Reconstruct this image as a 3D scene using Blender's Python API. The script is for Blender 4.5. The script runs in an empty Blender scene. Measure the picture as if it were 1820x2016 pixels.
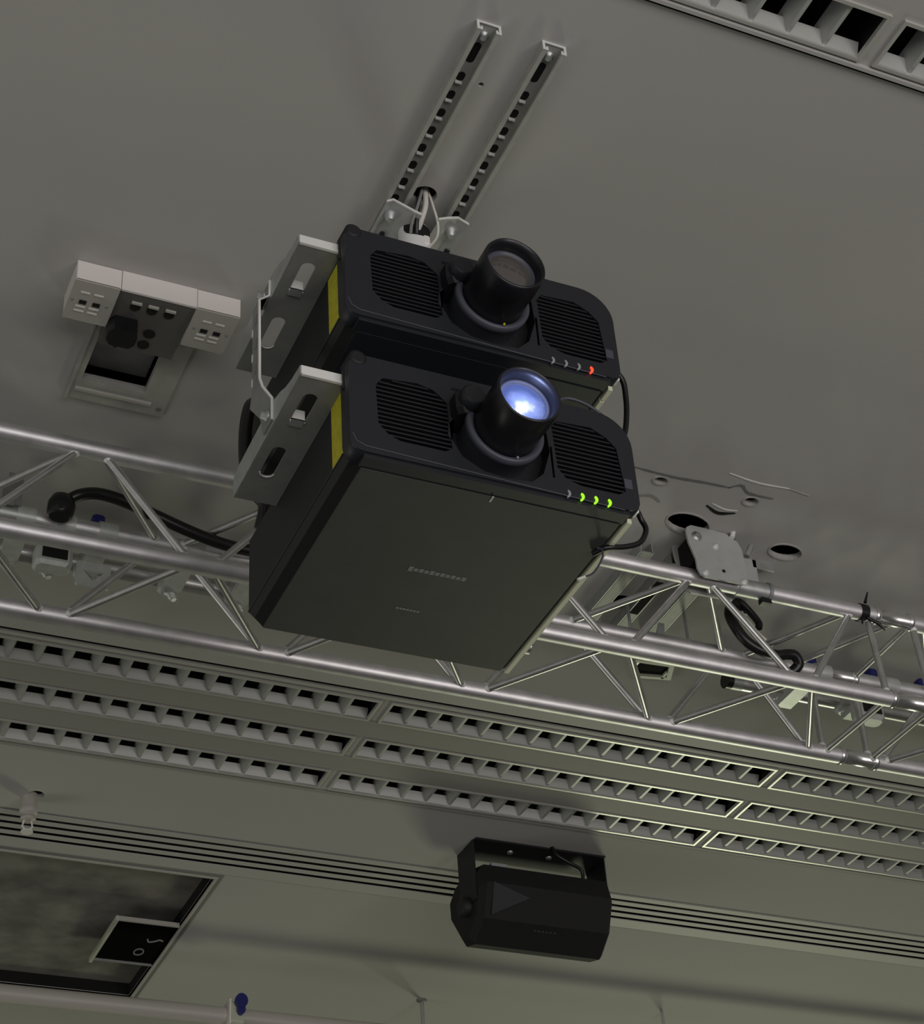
import bpy, math, random
from mathutils import Vector, Matrix
from mathutils.geometry import tessellate_polygon
random.seed(7)
S = bpy.context.scene
COL = S.collection
R = math.radians

# ------------------------------------------------------------------ camera
cd = bpy.data.cameras.new('camera'); cam = bpy.data.objects.new('camera', cd); COL.objects.link(cam)
cd.sensor_fit = 'HORIZONTAL'; cd.sensor_width = 36.0
cd.lens = 36.0 * 3668.32 / 1820.0
cd.clip_start = 0.05; cd.clip_end = 100
cam.matrix_world = Matrix(((0.91442, -0.19635, -0.35395, 0.0),
                           (-0.40019, -0.56966, -0.71787, 0.0),
                           (-0.06068, 0.79808, -0.59949, 1.5),
                           (0, 0, 0, 1)))
# columns above are the camera axes written in world space
S.camera = cam
# ------------------------------------------------------------------ world, lights, exposure
w = bpy.data.worlds.new('world'); S.world = w; w.use_nodes = True
w.node_tree.nodes['Background'].inputs[0].default_value = (1.0, 0.985, 0.95, 1)
w.node_tree.nodes['Background'].inputs[1].default_value = 0.27
def area(name, loc, target, size, power, col, sy=None):
    l = bpy.data.lights.new(name, 'AREA'); l.size = size; l.energy = power; l.color = col
    if sy: l.shape = 'RECTANGLE'; l.size_y = sy
    o = bpy.data.objects.new(name, l); COL.objects.link(o); o.location = loc
    o.rotation_euler = (Vector(target) - Vector(loc)).to_track_quat('-Z', 'Y').to_euler()
    return o
area('room_lamp_front', (4.2, -3.2, 1.0), (1.4, 2.4, 4.0), 1.3, 30, (1.0, 0.90, 0.86))
area('front_fill_light', (1.5, -3.9, 1.35), (1.5, 2.0, 2.6), 7.0, 140, (1.0, 0.96, 0.93), 2.2)  # broad unseen fill, added to brighten surfaces that face the camera
area('room_lamp_far', (5.9, 8.9, 0.7), (2.0, 4.6, 4.0), 1.2, 64, (0.94, 1.0, 0.68))
area('left_fill_light', (-3.1, 5.6, 1.1), (0.8, 3.8, 4.0), 1.8, 17, (0.97, 1.0, 0.80))  # unseen fill, added to lighten the left-middle ceiling
S.view_settings.view_transform = 'Standard'; S.view_settings.look = 'None'
S.view_settings.gamma = 1.0; S.view_settings.use_curve_mapping = False
S.view_settings.exposure = 0.0

# ------------------------------------------------------------------ materials
def mat(name, col, rough=0.5, metal=0.0, emit=None, es=0.0, noise=0.0, nscale=30.0, bump=0.0, bscale=200.0, spec=None):
    m = bpy.data.materials.new(name); m.use_nodes = True
    nt = m.node_tree; b = nt.nodes['Principled BSDF']
    b.inputs['Base Color'].default_value = (*col, 1); b.inputs['Roughness'].default_value = rough
    b.inputs['Metallic'].default_value = metal
    if spec is not None: b.inputs['Specular IOR Level'].default_value = spec
    if emit: b.inputs['Emission Color'].default_value = (*emit, 1); b.inputs['Emission Strength'].default_value = es
    if noise or bump:
        tc = nt.nodes.new('ShaderNodeTexCoord')
    if noise:
        n = nt.nodes.new('ShaderNodeTexNoise'); n.inputs['Scale'].default_value = nscale; n.inputs['Detail'].default_value = 5
        nt.links.new(tc.outputs['Object'], n.inputs['Vector'])
        r = nt.nodes.new('ShaderNodeValToRGB')
        lo = tuple(max(0, c * (1 - noise)) for c in col); hi = tuple(min(1, c * (1 + noise)) for c in col)
        r.color_ramp.elements[0].position = 0.3; r.color_ramp.elements[1].position = 0.7
        r.color_ramp.elements[0].color = (*lo, 1); r.color_ramp.elements[1].color = (*hi, 1)
        nt.links.new(n.outputs['Fac'], r.inputs['Fac']); nt.links.new(r.outputs['Color'], b.inputs['Base Color'])
    if bump:
        n2 = nt.nodes.new('ShaderNodeTexNoise'); n2.inputs['Scale'].default_value = bscale
        nt.links.new(tc.outputs['Object'], n2.inputs['Vector'])
        bp = nt.nodes.new('ShaderNodeBump'); bp.inputs['Strength'].default_value = bump; bp.inputs['Distance'].default_value = 0.002
        nt.links.new(n2.outputs['Fac'], bp.inputs['Height']); nt.links.new(bp.outputs['Normal'], b.inputs['Normal'])
    return m
M = {}
M['ceiling'] = mat('ceiling_paint', (0.50, 0.49, 0.47), 0.85, noise=0.035, nscale=1.3, bump=0.10, bscale=90)
M['ceil_trim'] = mat('ceiling_trim_paint', (0.50, 0.49, 0.47), 0.55)
M['panel'] = mat('luminaire_panel_paint', (0.36, 0.35, 0.33), 0.6)
M['void'] = mat('void_black', (0.006, 0.006, 0.006), 0.95)
M['wall'] = mat('wall_dark', (0.16, 0.16, 0.16), 0.9, noise=0.05, nscale=2)
M['floor'] = mat('floor_carpet', (0.16, 0.155, 0.15), 0.95, noise=0.2, nscale=60)
M['frame'] = mat('luminaire_frame', (0.62, 0.62, 0.58), 0.35, 0.3)
M['louvre'] = mat('louvre_aluminium', (0.50, 0.51, 0.49), 0.45, 0.25)
M['trough'] = mat('luminaire_inside', (0.022, 0.022, 0.022), 0.6)
M['galv'] = mat('galvanised_steel', (0.52, 0.54, 0.54), 0.46, 0.75, noise=0.10, nscale=45)
M['galv_dark'] = mat('galvanised_plate', (0.30, 0.305, 0.30), 0.5, 0.35, noise=0.08, nscale=30)
M['strut'] = mat('strut_painted', (0.46, 0.46, 0.43), 0.55, 0.2, noise=0.08, nscale=40)
M['strutin'] = mat('strut_inside', (0.25, 0.25, 0.24), 0.6, 0.3)
M['alu'] = mat('truss_aluminium', (0.80, 0.785, 0.81), 0.47, 0.92, noise=0.10, nscale=25, bump=0.10, bscale=60)
M['alu2'] = mat('brace_aluminium', (0.68, 0.675, 0.67), 0.33, 0.9, noise=0.10, nscale=40)
M['weld'] = mat('weld_and_lit_edge', (0.92, 0.92, 0.90), 0.4, 0.2)  # near-white for welds, and for edges and flanges painted as lit
M['white'] = mat('white_plastic', (0.86, 0.81, 0.79), 0.4)
M['cream'] = mat('cream_plastic', (0.50, 0.48, 0.44), 0.45)
M['polew'] = mat('pole_white', (0.80, 0.79, 0.80), 0.35)
M['black'] = mat('black_plastic', (0.012, 0.013, 0.016), 0.42)
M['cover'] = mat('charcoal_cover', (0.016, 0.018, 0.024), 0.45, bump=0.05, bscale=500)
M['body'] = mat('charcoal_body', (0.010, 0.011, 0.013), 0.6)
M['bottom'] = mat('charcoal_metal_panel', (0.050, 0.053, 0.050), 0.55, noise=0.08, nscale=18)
M['slat'] = mat('vent_slat', (0.016, 0.018, 0.024), 0.5)
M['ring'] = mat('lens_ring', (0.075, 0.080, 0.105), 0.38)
M['lensb'] = mat('lens_barrel_black', (0.010, 0.010, 0.013), 0.35)
M['yellow'] = mat('yellow_label', (0.56, 0.52, 0.02), 0.6, noise=0.14, nscale=90)
M['ledoff'] = mat('led_off', (0.35, 0.37, 0.40), 0.3)
M['ledg'] = mat('led_green', (0.1, 0.3, 0.02), 0.4, emit=(0.42, 1.0, 0.02), es=1.0)
M['ledr'] = mat('led_red', (0.3, 0.05, 0.02), 0.4, emit=(1.0, 0.06, 0.02), es=1.6)
M['mark'] = mat('printed_grey', (0.24, 0.24, 0.235), 0.6)
M['rubber'] = mat('cable_rubber', (0.008, 0.008, 0.009), 0.33)
M['wire'] = mat('thin_wire', (0.06, 0.055, 0.08), 0.5)
M['whitec'] = mat('white_cable', (0.72, 0.70, 0.64), 0.45)
M['blue'] = mat('blue_plastic', (0.012, 0.016, 0.16), 0.4)
M['concrete'] = mat('slab_concrete', (0.20, 0.19, 0.17), 0.9, noise=0.35, nscale=9, bump=0.5, bscale=25)
M['screen'] = mat('black_glass', (0.002, 0.002, 0.002), 0.95, spec=0.05)
M['palegreen'] = mat('pale_frame', (0.55, 0.57, 0.46), 0.45)
M['speaker'] = mat('speaker_black', (0.006, 0.006, 0.007), 0.75, bump=0.1, bscale=300)
M['speakerf'] = mat('speaker_facet', (0.014, 0.014, 0.018), 0.6)
M['strip'] = mat('lit_edge_cream', (0.78, 0.80, 0.60), 0.5)
M['brown'] = mat('dark_socket_plate', (0.13, 0.12, 0.115), 0.5)
M['clampm'] = mat('zinc_clamp', (0.60, 0.62, 0.60), 0.4, 0.35, noise=0.10, nscale=40)
M['plate'] = mat('zinc_plate', (0.50, 0.51, 0.50), 0.5, 0.25, noise=0.07, nscale=30)
M['coup'] = mat('coupler_aluminium', (0.86, 0.85, 0.86), 0.26, 0.95)
M['paint'] = mat('chipped_paint', (0.46, 0.44, 0.42), 0.7)
M['glassd'] = mat('lens_glass_dark', (0.10, 0.09, 0.085), 0.06, spec=1.0)
# lit lens: white hot spot fading to blue, an emitter
def lit_glass():
    m = bpy.data.materials.new('lens_glass_lit'); m.use_nodes = True; nt = m.node_tree; b = nt.nodes['Principled BSDF']
    b.inputs['Base Color'].default_value = (0.02, 0.03, 0.06, 1); b.inputs['Roughness'].default_value = 0.1
    tc = nt.nodes.new('ShaderNodeTexCoord'); mp = nt.nodes.new('ShaderNodeMapping')
    mp.inputs['Location'].default_value = (-1.068, -1.922, -3.335)
    nt.links.new(tc.outputs['Object'], mp.inputs['Vector'])
    ln = nt.nodes.new('ShaderNodeVectorMath'); ln.operation = 'LENGTH'; nt.links.new(mp.outputs[0], ln.inputs[0])
    n = nt.nodes.new('ShaderNodeTexNoise'); n.inputs['Scale'].default_value = 45; n.inputs['Detail'].default_value = 3
    nt.links.new(tc.outputs['Object'], n.inputs['Vector'])
    ma = nt.nodes.new('ShaderNodeMath'); ma.operation = 'MULTIPLY_ADD'; ma.inputs[1].default_value = 0.030; nt.links.new(n.outputs['Fac'], ma.inputs[0]); nt.links.new(ln.outputs['Value'], ma.inputs[2])
    mr = nt.nodes.new('ShaderNodeMapRange'); mr.inputs['From Min'].default_value = 0.018; mr.inputs['From Max'].default_value = 0.052
    nt.links.new(ma.outputs[0], mr.inputs['Value'])
    r = nt.nodes.new('ShaderNodeValToRGB'); e = r.color_ramp.elements
    e[0].position = 0; e[0].color = (1.0, 0.97, 1.0, 1); e[1].position = 1; e[1].color = (0.07, 0.10, 0.30, 1)
    x = e.new(0.22); x.color = (0.80, 0.82, 1.0, 1); x = e.new(0.42); x.color = (0.26, 0.32, 0.68, 1)
    nt.links.new(mr.outputs[0], r.inputs['Fac']); nt.links.new(r.outputs['Color'], b.inputs['Emission Color'])
    b.inputs['Emission Strength'].default_value = 1.15
    return m
M['glassl'] = lit_glass()

# ------------------------------------------------------------------ mesh builder
class MB:
    def __init__(s): s.v = []; s.f = []; s.sm = []
    def add(s, vs, fs, smooth=False):
        o = len(s.v); s.v += [tuple(p) for p in vs]
        for f in fs: s.f.append([i + o for i in f]); s.sm.append(smooth)
        return s
    def box(s, a, b):
        x0, y0, z0 = a; x1, y1, z1 = b
        vs = [(x0,y0,z0),(x1,y0,z0),(x1,y1,z0),(x0,y1,z0),(x0,y0,z1),(x1,y0,z1),(x1,y1,z1),(x0,y1,z1)]
        return s.add(vs, [(0,3,2,1),(4,5,6,7),(0,1,5,4),(1,2,6,5),(2,3,7,6),(3,0,4,7)])
    def bbox(s, a, b, e):
        # box with bevelled edges, made from a chamfered outline stacked in Z
        x0, y0, z0 = a; x1, y1, z1 = b
        def ring(i, z):
            return [(x0+i+e,y0+i,z),(x1-i-e,y0+i,z),(x1-i,y0+i+e,z),(x1-i,y1-i-e,z),(x1-i-e,y1-i,z),(x0+i+e,y1-i,z),(x0+i,y1-i-e,z),(x0+i,y0+i+e,z)]
        rs = [ring(e*.7, z0), ring(0, z0+e), ring(0, z1-e), ring(e*.7, z1)]
        vs = [p for r_ in rs for p in r_]; fs = [list(range(7,-1,-1)), list(range(24,32))]
        for k in range(3):
            for i in range(8):
                j = (i+1) % 8; fs.append((k*8+i, k*8+j, k*8+8+j, k*8+8+i))
        return s.add(vs, fs)
    def tube(s, pts, r, n=12, caps=True):
        pts = [Vector(p) for p in pts]; rs = r if isinstance(r, (list, tuple)) else [r]*len(pts)
        vs = []; fs = []; up = None
        for i, p in enumerate(pts):
            d = (pts[min(i+1, len(pts)-1)] - pts[max(i-1, 0)]).normalized()
            if up is None:
                up = d.orthogonal().normalized()
            else:
                up = (up - d*up.dot(d)).normalized()
            q = d.cross(up)
            for k in range(n):
                a = 2*math.pi*k/n; vs.append(p + (up*math.cos(a) + q*math.sin(a))*rs[i])
        for i in range(len(pts)-1):
            for k in range(n):
                j = (k+1) % n; fs.append((i*n+k, i*n+j, i*n+n+j, i*n+n+k))
        s.add(vs, fs, True)
        if caps:
            o = len(vs)-n
            s.add(vs[:n], [list(range(n-1,-1,-1))]); s.add(vs[o:], [list(range(n))])
        return s
    def lathe(s, c, axis, prof, n=32, close=False):
        # prof: (distance along axis, radius)
        ax = Vector(axis).normalized(); u = ax.orthogonal().normalized(); q = ax.cross(u); c = Vector(c)
        vs = []; fs = []
        for t, r in prof:
            for k in range(n):
                a = 2*math.pi*k/n; vs.append(c + ax*t + (u*math.cos(a)+q*math.sin(a))*r)
        for i in range(len(prof)-1):
            for k in range(n):
                j = (k+1) % n; fs.append((i*n+k, i*n+j, i*n+n+j, i*n+n+k))
        s.add(vs, fs, True)
        if close:
            s.add(vs[:n], [list(range(n-1,-1,-1))]); s.add(vs[-n:], [list(range(n))])
        return s
    def sheet(s, loops, fn, t0, t1):
        # polygon with holes (2-D loops), extruded between t0 and t1; fn(u, v, t) -> point
        L = [[Vector((a, b, 0)) for a, b in lp] for lp in loops]
        tri = tessellate_polygon(L); flat = [(p.x, p.y) for lp in L for p in lp]; n = len(flat)
        vs = [fn(a, b, t0) for a, b in flat] + [fn(a, b, t1) for a, b in flat]
        fs = []
        for t in tri:
            fs.append(tuple(t)); fs.append(tuple(i+n for i in reversed(t)))
        o = 0
        for lp in L:
            m = len(lp)
            for i in range(m):
                j = (i+1) % m; fs.append((o+i, o+j, o+j+n, o+i+n))
            o += m
        return s.add(vs, fs)
    def prism(s, pts, fn, t0, t1): return s.sheet([pts], fn, t0, t1)
    def build(s, name, m, parent=None, smooth_angle=None):
        me = bpy.data.meshes.new(name); me.from_pydata(s.v, [], s.f); me.update()
        for p, q in zip(me.polygons, s.sm): p.use_smooth = q
        me.validate()
        import bmesh
        bm = bmesh.new(); bm.from_mesh(me); bmesh.ops.recalc_face_normals(bm, faces=bm.faces); bm.to_mesh(me); bm.free()
        me.materials.append(m)
        o = bpy.data.objects.new(name, me); COL.objects.link(o)
        if parent: o.parent = parent; o.matrix_parent_inverse = Matrix.Translation(-parent.location)
        return o
def tag(o, label=None, cat=None, group=None, kind=None):
    if label: o['label'] = label
    if cat: o['category'] = cat
    if group: o['group'] = group
    if kind: o['kind'] = kind
    return o
def thing(name, label, cat, loc, group=None):
    o = bpy.data.objects.new(name, None); COL.objects.link(o); o.location = loc; o.empty_display_size = 0.05
    return tag(o, label, cat, group)
def copy_child(c, parent, off):
    d = c.copy(); COL.objects.link(d); d.parent = parent; d.location = c.location.copy()
    d.matrix_parent_inverse = c.matrix_parent_inverse.copy()
    return d
XY = lambda u, v, t: (u, v, t)
XZ = lambda u, v, t: (u, t, v)
YZ = lambda u, v, t: (t, u, v)
def rect(x0, y0, x1, y1): return [(x0,y0),(x1,y0),(x1,y1),(x0,y1)]
def rrect(x0, y0, x1, y1, r, n=5):
    rr = r if isinstance(r, (list, tuple)) else [r]*4       # bl, br, tr, tl
    out = []
    for (cx, cy, a0), q in zip([(x0, y0, 180), (x1, y0, 270), (x1, y1, 0), (x0, y1, 90)], rr):
        sx = 1 if cx == x0 else -1; sy = 1 if cy == y0 else -1
        for k in range(n+1):
            a = R(a0 + 90*k/n); out.append((cx + sx*q + q*math.cos(a), cy + sy*q + q*math.sin(a)))
    return out
def ell(cx, cy, rx, ry, n=20, rot=0):
    c, s_ = math.cos(rot), math.sin(rot)
    return [(cx + rx*math.cos(2*math.pi*k/n)*c - ry*math.sin(2*math.pi*k/n)*s_, cy + rx*math.cos(2*math.pi*k/n)*s_ + ry*math.sin(2*math.pi*k/n)*c) for k in range(n)]
def spline(pts, n=8):
    P = [Vector(p) for p in pts]; P = [P[0]*2-P[1]] + P + [P[-1]*2-P[-2]]; out = []
    for i in range(1, len(P)-2):
        for k in range(n):
            t = k/n; a, b, c, d = P[i-1], P[i], P[i+1], P[i+2]
            out.append(0.5*((2*b) + (c-a)*t + (2*a-5*b+4*c-d)*t*t + (3*b-a-3*c+d)*t**3))
    out.append(P[-2]); return out

# ------------------------------------------------------------------ the setting
ZC = 4.05
COLX = [0.45, 1.664, 2.878]; CW = 1.188
BANK = [(3.875, 3.980), (4.068, 4.173), (4.260, 4.366)]
TOP = [(1.512, 1.618)]
lights = [(x, y0, y1, 'far', r, c) for r, (y0, y1) in enumerate(BANK) for c, x in enumerate(COLX)]
lights += [(x, y0, y1, 'near', 0, c) for (y0, y1) in TOP for c, x in enumerate(COLX[:2])]
loops = [rect(-4, -4, 8, 10)]
for x, y0, y1, *_ in lights: loops.append(rect(x, y0, x+CW, y1))
loops.append(rect(-3.5, 3.829, 7.5, 3.846))             # shadow gap before the far luminaire bank
loops.append(rect(-3.5, 1.630, 7.5, 1.6385))            # shadow gap after the near luminaires
loops.append(rect(-3.5, 4.762, 7.5, 4.950))             # slot diffuser opening
loops.append(rect(-0.6, 4.992, 1.533, 5.955))           # ceiling hatch
loops.append(rect(0.578, 2.735, 0.716, 2.888))          # opening behind the outlet panel
HOLES = [(2.025, 2.922, 0.058, 0.034, 0.2), (2.305, 2.945, 0.044, 0.027, 0.1), (2.035, 3.262, 0.045, 0.028, 0.3),
         (1.884, 2.797, 0.017, 0.012, 0), (2.121, 2.797, 0.018, 0.014, 0), (1.046, 2.178, 0.024, 0.022, 0), (1.038, 1.902, 0.005, 0.005, 0), (0.905, 4.640, 0.022, 0.022, 0)]
for h in HOLES: loops.append(ell(*h[:4], 20, h[4]))
ceiling = MB().sheet(loops, XY, ZC, ZC+0.014).build('ceiling', M['ceiling']); tag(ceiling, kind='structure')
m = MB(); m.box((-4, -4, 4.42), (8, 10, 4.5))
for a, b in (((-4,-4,ZC+.014),(-3.95,10,4.42)), ((7.95,-4,ZC+.014),(8,10,4.42)), ((-4,-4,ZC+.014),(8,-3.95,4.42)), ((-4,9.95,ZC+.014),(8,10,4.42))): m.box(a, b)
tag(m.build('ceiling_slab', M['concrete'], None), kind='structure')
tag(MB().box((-4.0,-4.0,-0.1),(8.0,10.0,0)).build('floor', M['floor']), kind='structure')
tag(MB().box((8.0,-4,0),(8.1,10,ZC)).build('wall_right', M['wall']), kind='structure')  # out of view, put in dark to block world light from the right
tag(MB().box((-4,10,0),(8,10.1,ZC)).build('wall_back', M['wall']), kind='structure')  # out of view, put in dark to block world light from the far side
# trims
tag(MB().box((-3.5,3.768,ZC-.009),(7.5,3.826,ZC)).build('trim_1', M['ceil_trim']), kind='structure')
tag(MB().box((-3.5,3.849,ZC-.005),(7.5,3.862,ZC)).build('trim_2', M['ceil_trim']), kind='structure')
tag(MB().box((-3.5,1.622,ZC-.010),(7.5,1.629,ZC)).build('trim_3', M['ceil_trim']), kind='structure')
tag(MB().box((-3.5,4.378,ZC-.004),(7.5,4.386,ZC)).build('trim_4', M['panel']), kind='structure')
tag(MB().box((-3.5,3.7635,ZC-.0105),(7.5,3.7675,ZC)).build('trim_7', M['weld']), kind='structure')  # bright bead paints in the light on the rail's front edge
tag(MB().box((-3.5,3.8440,ZC-.0005),(7.5,3.8458,ZC+.02)).build('trim_8', M['void']), kind='structure')  # black liner paints the gap's shade over its lit far wall
tag(MB().box((-3.5,1.6370,ZC-.0005),(7.5,1.6384,ZC+.02)).build('trim_9', M['void']), kind='structure')  # black liner, shade of the near gap painted in
# panels between rows of the far bank (slightly darker painted metal)
for i, (y0, y1) in enumerate(((3.983, 4.065), (4.176, 4.257))):
    tag(MB().box((-3.5, y0, ZC-.0025), (7.5, y1, ZC)).build('trim_%d' % (5+i), M['panel']), kind='structure')
# cracks and lifted paint on the ceiling by the truss hanger
def crack(pts, wd, m_, name='paint_crack'):
    k = MB(); P = spline(pts, 5); n = len(P)
    up = []; dn = []
    for i, p in enumerate(P):
        q = wd*(0.4+0.6*math.sin(math.pi*i/(n-1)))*(0.75+0.5*random.random())/2
        up.append((p.x, p.y+q)); dn.append((p.x, p.y-q))
    k.prism(dn + up[::-1], XY, ZC-.0015, ZC+.001); return k.build(name, m_, ceiling)
crack([(1.80,2.772,0),(1.90,2.776,0),(1.985,2.770,0),(2.05,2.768,0)], .009, M['strutin'])
crack([(2.045,2.768,0),(2.07,2.752,0),(2.10,2.772,0),(2.165,2.772,0)], .009, M['strutin'])
crack([(2.02,2.722,0),(2.10,2.732,0),(2.18,2.727,0)], .005, M['white'], 'lifted_paint')
crack([(2.18,2.727,0),(2.24,2.735,0)], .003, M['paint'], 'lifted_paint')
crack([(1.86,2.865,0),(1.89,2.855,0),(1.92,2.868,0)], .008, M['strutin'])
crack([(2.03,2.845,0),(2.07,2.862,0),(2.11,2.850,0)], .009, M['void'])
crack([(2.04,2.835,0),(2.08,2.845,0),(2.11,2.84,0)], .004, M['white'], 'lifted_paint')
for h in HOLES[:5]:
    e0 = ell(h[0], h[1], h[2]+.004, h[3]+.004, 20, h[4]); e1 = ell(h[0], h[1], h[2], h[3], 20, h[4])
    MB().sheet([e0, e1], XY, ZC-.0025, ZC+.001).build('hole_rim', M['paint'], ceiling)

# ------------------------------------------------------------------ louvre luminaires
fr = MB(); t = .007
fr.box((0,0,-.006),(CW,t,.004)); fr.box((0,.105-t,-.006),(CW,.105,.004)); fr.box((0,t,-.006),(t,.105-t,.004)); fr.box((CW-t,t,-.006),(CW,.105-t,.004))
tr = MB(); h = .085
tr.add([(0,0,0),(CW,0,0),(CW,.105,0),(0,.105,0),(0,.0,h),(CW,.0,h),(CW,.105,h),(0,.105,h)], [(4,5,6,7),(0,1,5,4),(1,2,6,5),(2,3,7,6),(3,0,4,7)])
sr = MB()
sr.add([(t,t,.000),(CW-t,t,.000),(CW-t,t+.008,.022),(t,t+.008,.022),(t,t,.022),(CW-t,t,.022)], [(0,1,2,3),(3,2,5,4)])
sr2 = MB(); W_ = .105
sr2.add([(t,W_-t,.000),(CW-t,W_-t,.000),(CW-t,W_-t-.012,.024),(t,W_-t-.012,.024),(t,W_-t,.024),(CW-t,W_-t,.024)], [(0,1,2,3),(3,2,5,4)])
bl = MB()   # parabolic blade, wide at the top
bl.add([(-.004,t,.001),(.004,t,.001),(.004,W_-t,.001),(-.004,W_-t,.001),(-.017,t+.004,.036),(.017,t+.004,.036),(.017,W_-t-.004,.036),(-.017,W_-t-.004,.036)],
       [(0,3,2,1),(4,5,6,7),(0,1,5,4),(1,2,6,5),(2,3,7,6),(3,0,4,7)])
proto = None
rn = {('far',0):'far bank row nearest the truss', ('far',1):'far bank middle row', ('far',2):'far bank row nearest the slotted vent'}
cn = ['left-hand', 'central', 'right-hand']
for (x, y0, y1, bank, r_, c_) in lights:
    if bank == 'far': lab = 'unlit louvred ceiling light, %s, in the %s' % (cn[c_], rn[(bank, r_)])
    else: lab = ['unlit louvred ceiling light seen large at the top edge, left of the gap', 'cut-off end of louvred ceiling light in the top right corner'][c_]
    th = thing('louvre_light', lab, 'ceiling light', (x, y0, ZC), 'unlit louvred lights in far bank' if bank == 'far' else 'unlit louvred lights near the top edge')
    if proto is None:
        P0 = {}
        for nm, mb_, mt in (('frame', fr, 'frame'), ('housing', tr, 'trough'), ('side_reflector', sr, 'louvre'), ('side_reflector', sr2, 'louvre')):
            o = mb_.build(nm, M[mt]); P0.setdefault('l', []).append(o)
        bo = bl.build('louvre_blade', M['louvre']); proto = th
        for o in P0['l']: o.parent = th
        bo.parent = th; bo.location = (.074, 0, 0); P0['b'] = bo; first = True
    else:
        first = False
        for o in P0['l']: q = o.copy(); COL.objects.link(q); q.parent = th
    for k in range(1, 16):
        if first and k == 1: continue
        q = P0['b'].copy(); COL.objects.link(q); q.parent = th; q.location = (.074*k + .002, 0, 0)

# ------------------------------------------------------------------ slot diffuser
sd = thing('slot_diffuser', 'long four-slot air vent with painted flanges crossing the ceiling behind the speaker', 'air vent', (2.0, 4.83, ZC))
MB().box((-3.5,4.742,ZC-.004),(7.5,4.767,ZC-.001)).build('flange', M['ceil_trim'], sd)
MB().box((-3.5,4.902,ZC-.004),(7.5,4.956,ZC-.001)).build('flange', M['ceil_trim'], sd)
for a in (4.7845, 4.8235, 4.8630):
    MB().box((-3.5,a,ZC-.003),(7.5,a+.022,ZC-.0012)).build('vent_bar', M['ceil_trim'], sd)
MB().box((-3.5,4.74,ZC+.035),(7.5,4.97,ZC+.04)).build('plenum', M['void'], sd)
MB().box((-3.5,4.737,ZC-.002),(7.5,4.742,ZC)).build('gasket', M['strutin'], sd)

# ------------------------------------------------------------------ ceiling hatch with the screen
hx = thing('ceiling_hatch', 'dark recessed ceiling opening with thin pale rim at lower left', 'hatch', (0.46, 5.47, ZC))
MB().sheet([rect(-.609,4.983,1.542,5.964), rect(-.600,4.992,1.533,5.955)], XY, ZC-.006, ZC+.012).build('rim', M['cream'], hx)
MB().sheet([rect(-.625,4.970,1.556,5.98), rect(-.609,4.983,1.542,5.964)], XY, ZC-.002, ZC).build('outer_gap', M['strutin'], hx)
m = MB(); m.box((-.60,4.992,ZC+.055),(1.533,5.955,ZC+.065)); m.build('backing', M['concrete'], hx)
m = MB(); m.box((-.62,4.98,ZC+.014),(-.60,5.967,ZC+.17)); m.box((1.533,4.98,ZC+.014),(1.55,5.967,ZC+.17)); m.box((-.6,4.975,ZC+.014),(1.533,4.99,ZC+.17)); m.box((-.6,5.957,ZC+.014),(1.533,5.97,ZC+.17)); m.build('recess_side', M['void'], hx)
sc = thing('black_panel', 'small black panel in a pale metal frame inside the dark ceiling opening', 'panel', (1.43, 5.51, ZC))
MB().box((1.335,5.36,ZC+.002),(1.531,5.66,ZC+.008)).build('plate', M['screen'], sc)
m = MB(); m.box((1.325,5.35,ZC-.006),(1.335,5.685,ZC+.010)); m.build('side_rail', M['palegreen'], sc)
m = MB(); m.box((1.335,5.350,ZC-.004),(1.531,5.358,ZC+.010)); m.build('end_rail', M['cream'], sc)
m = MB(); m.box((1.335,5.664,ZC-.002),(1.531,5.672,ZC+.010)); m.build('end_rail', M['galv'], sc)
m = MB(); m.sheet([ell(1.461,5.577,.017,.026,16), ell(1.461,5.577,.013,.021,16)], XY, ZC-.001, ZC+.002); m.build('ring_mark', M['mark'], sc)
m = MB(); m.tube(spline([(1.462,5.475,ZC),(1.470,5.492,ZC),(1.486,5.485,ZC),(1.500,5.470,ZC),(1.512,5.475,ZC)],4), .003, 6); m.build('hook_mark', M['mark'], sc)

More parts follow.
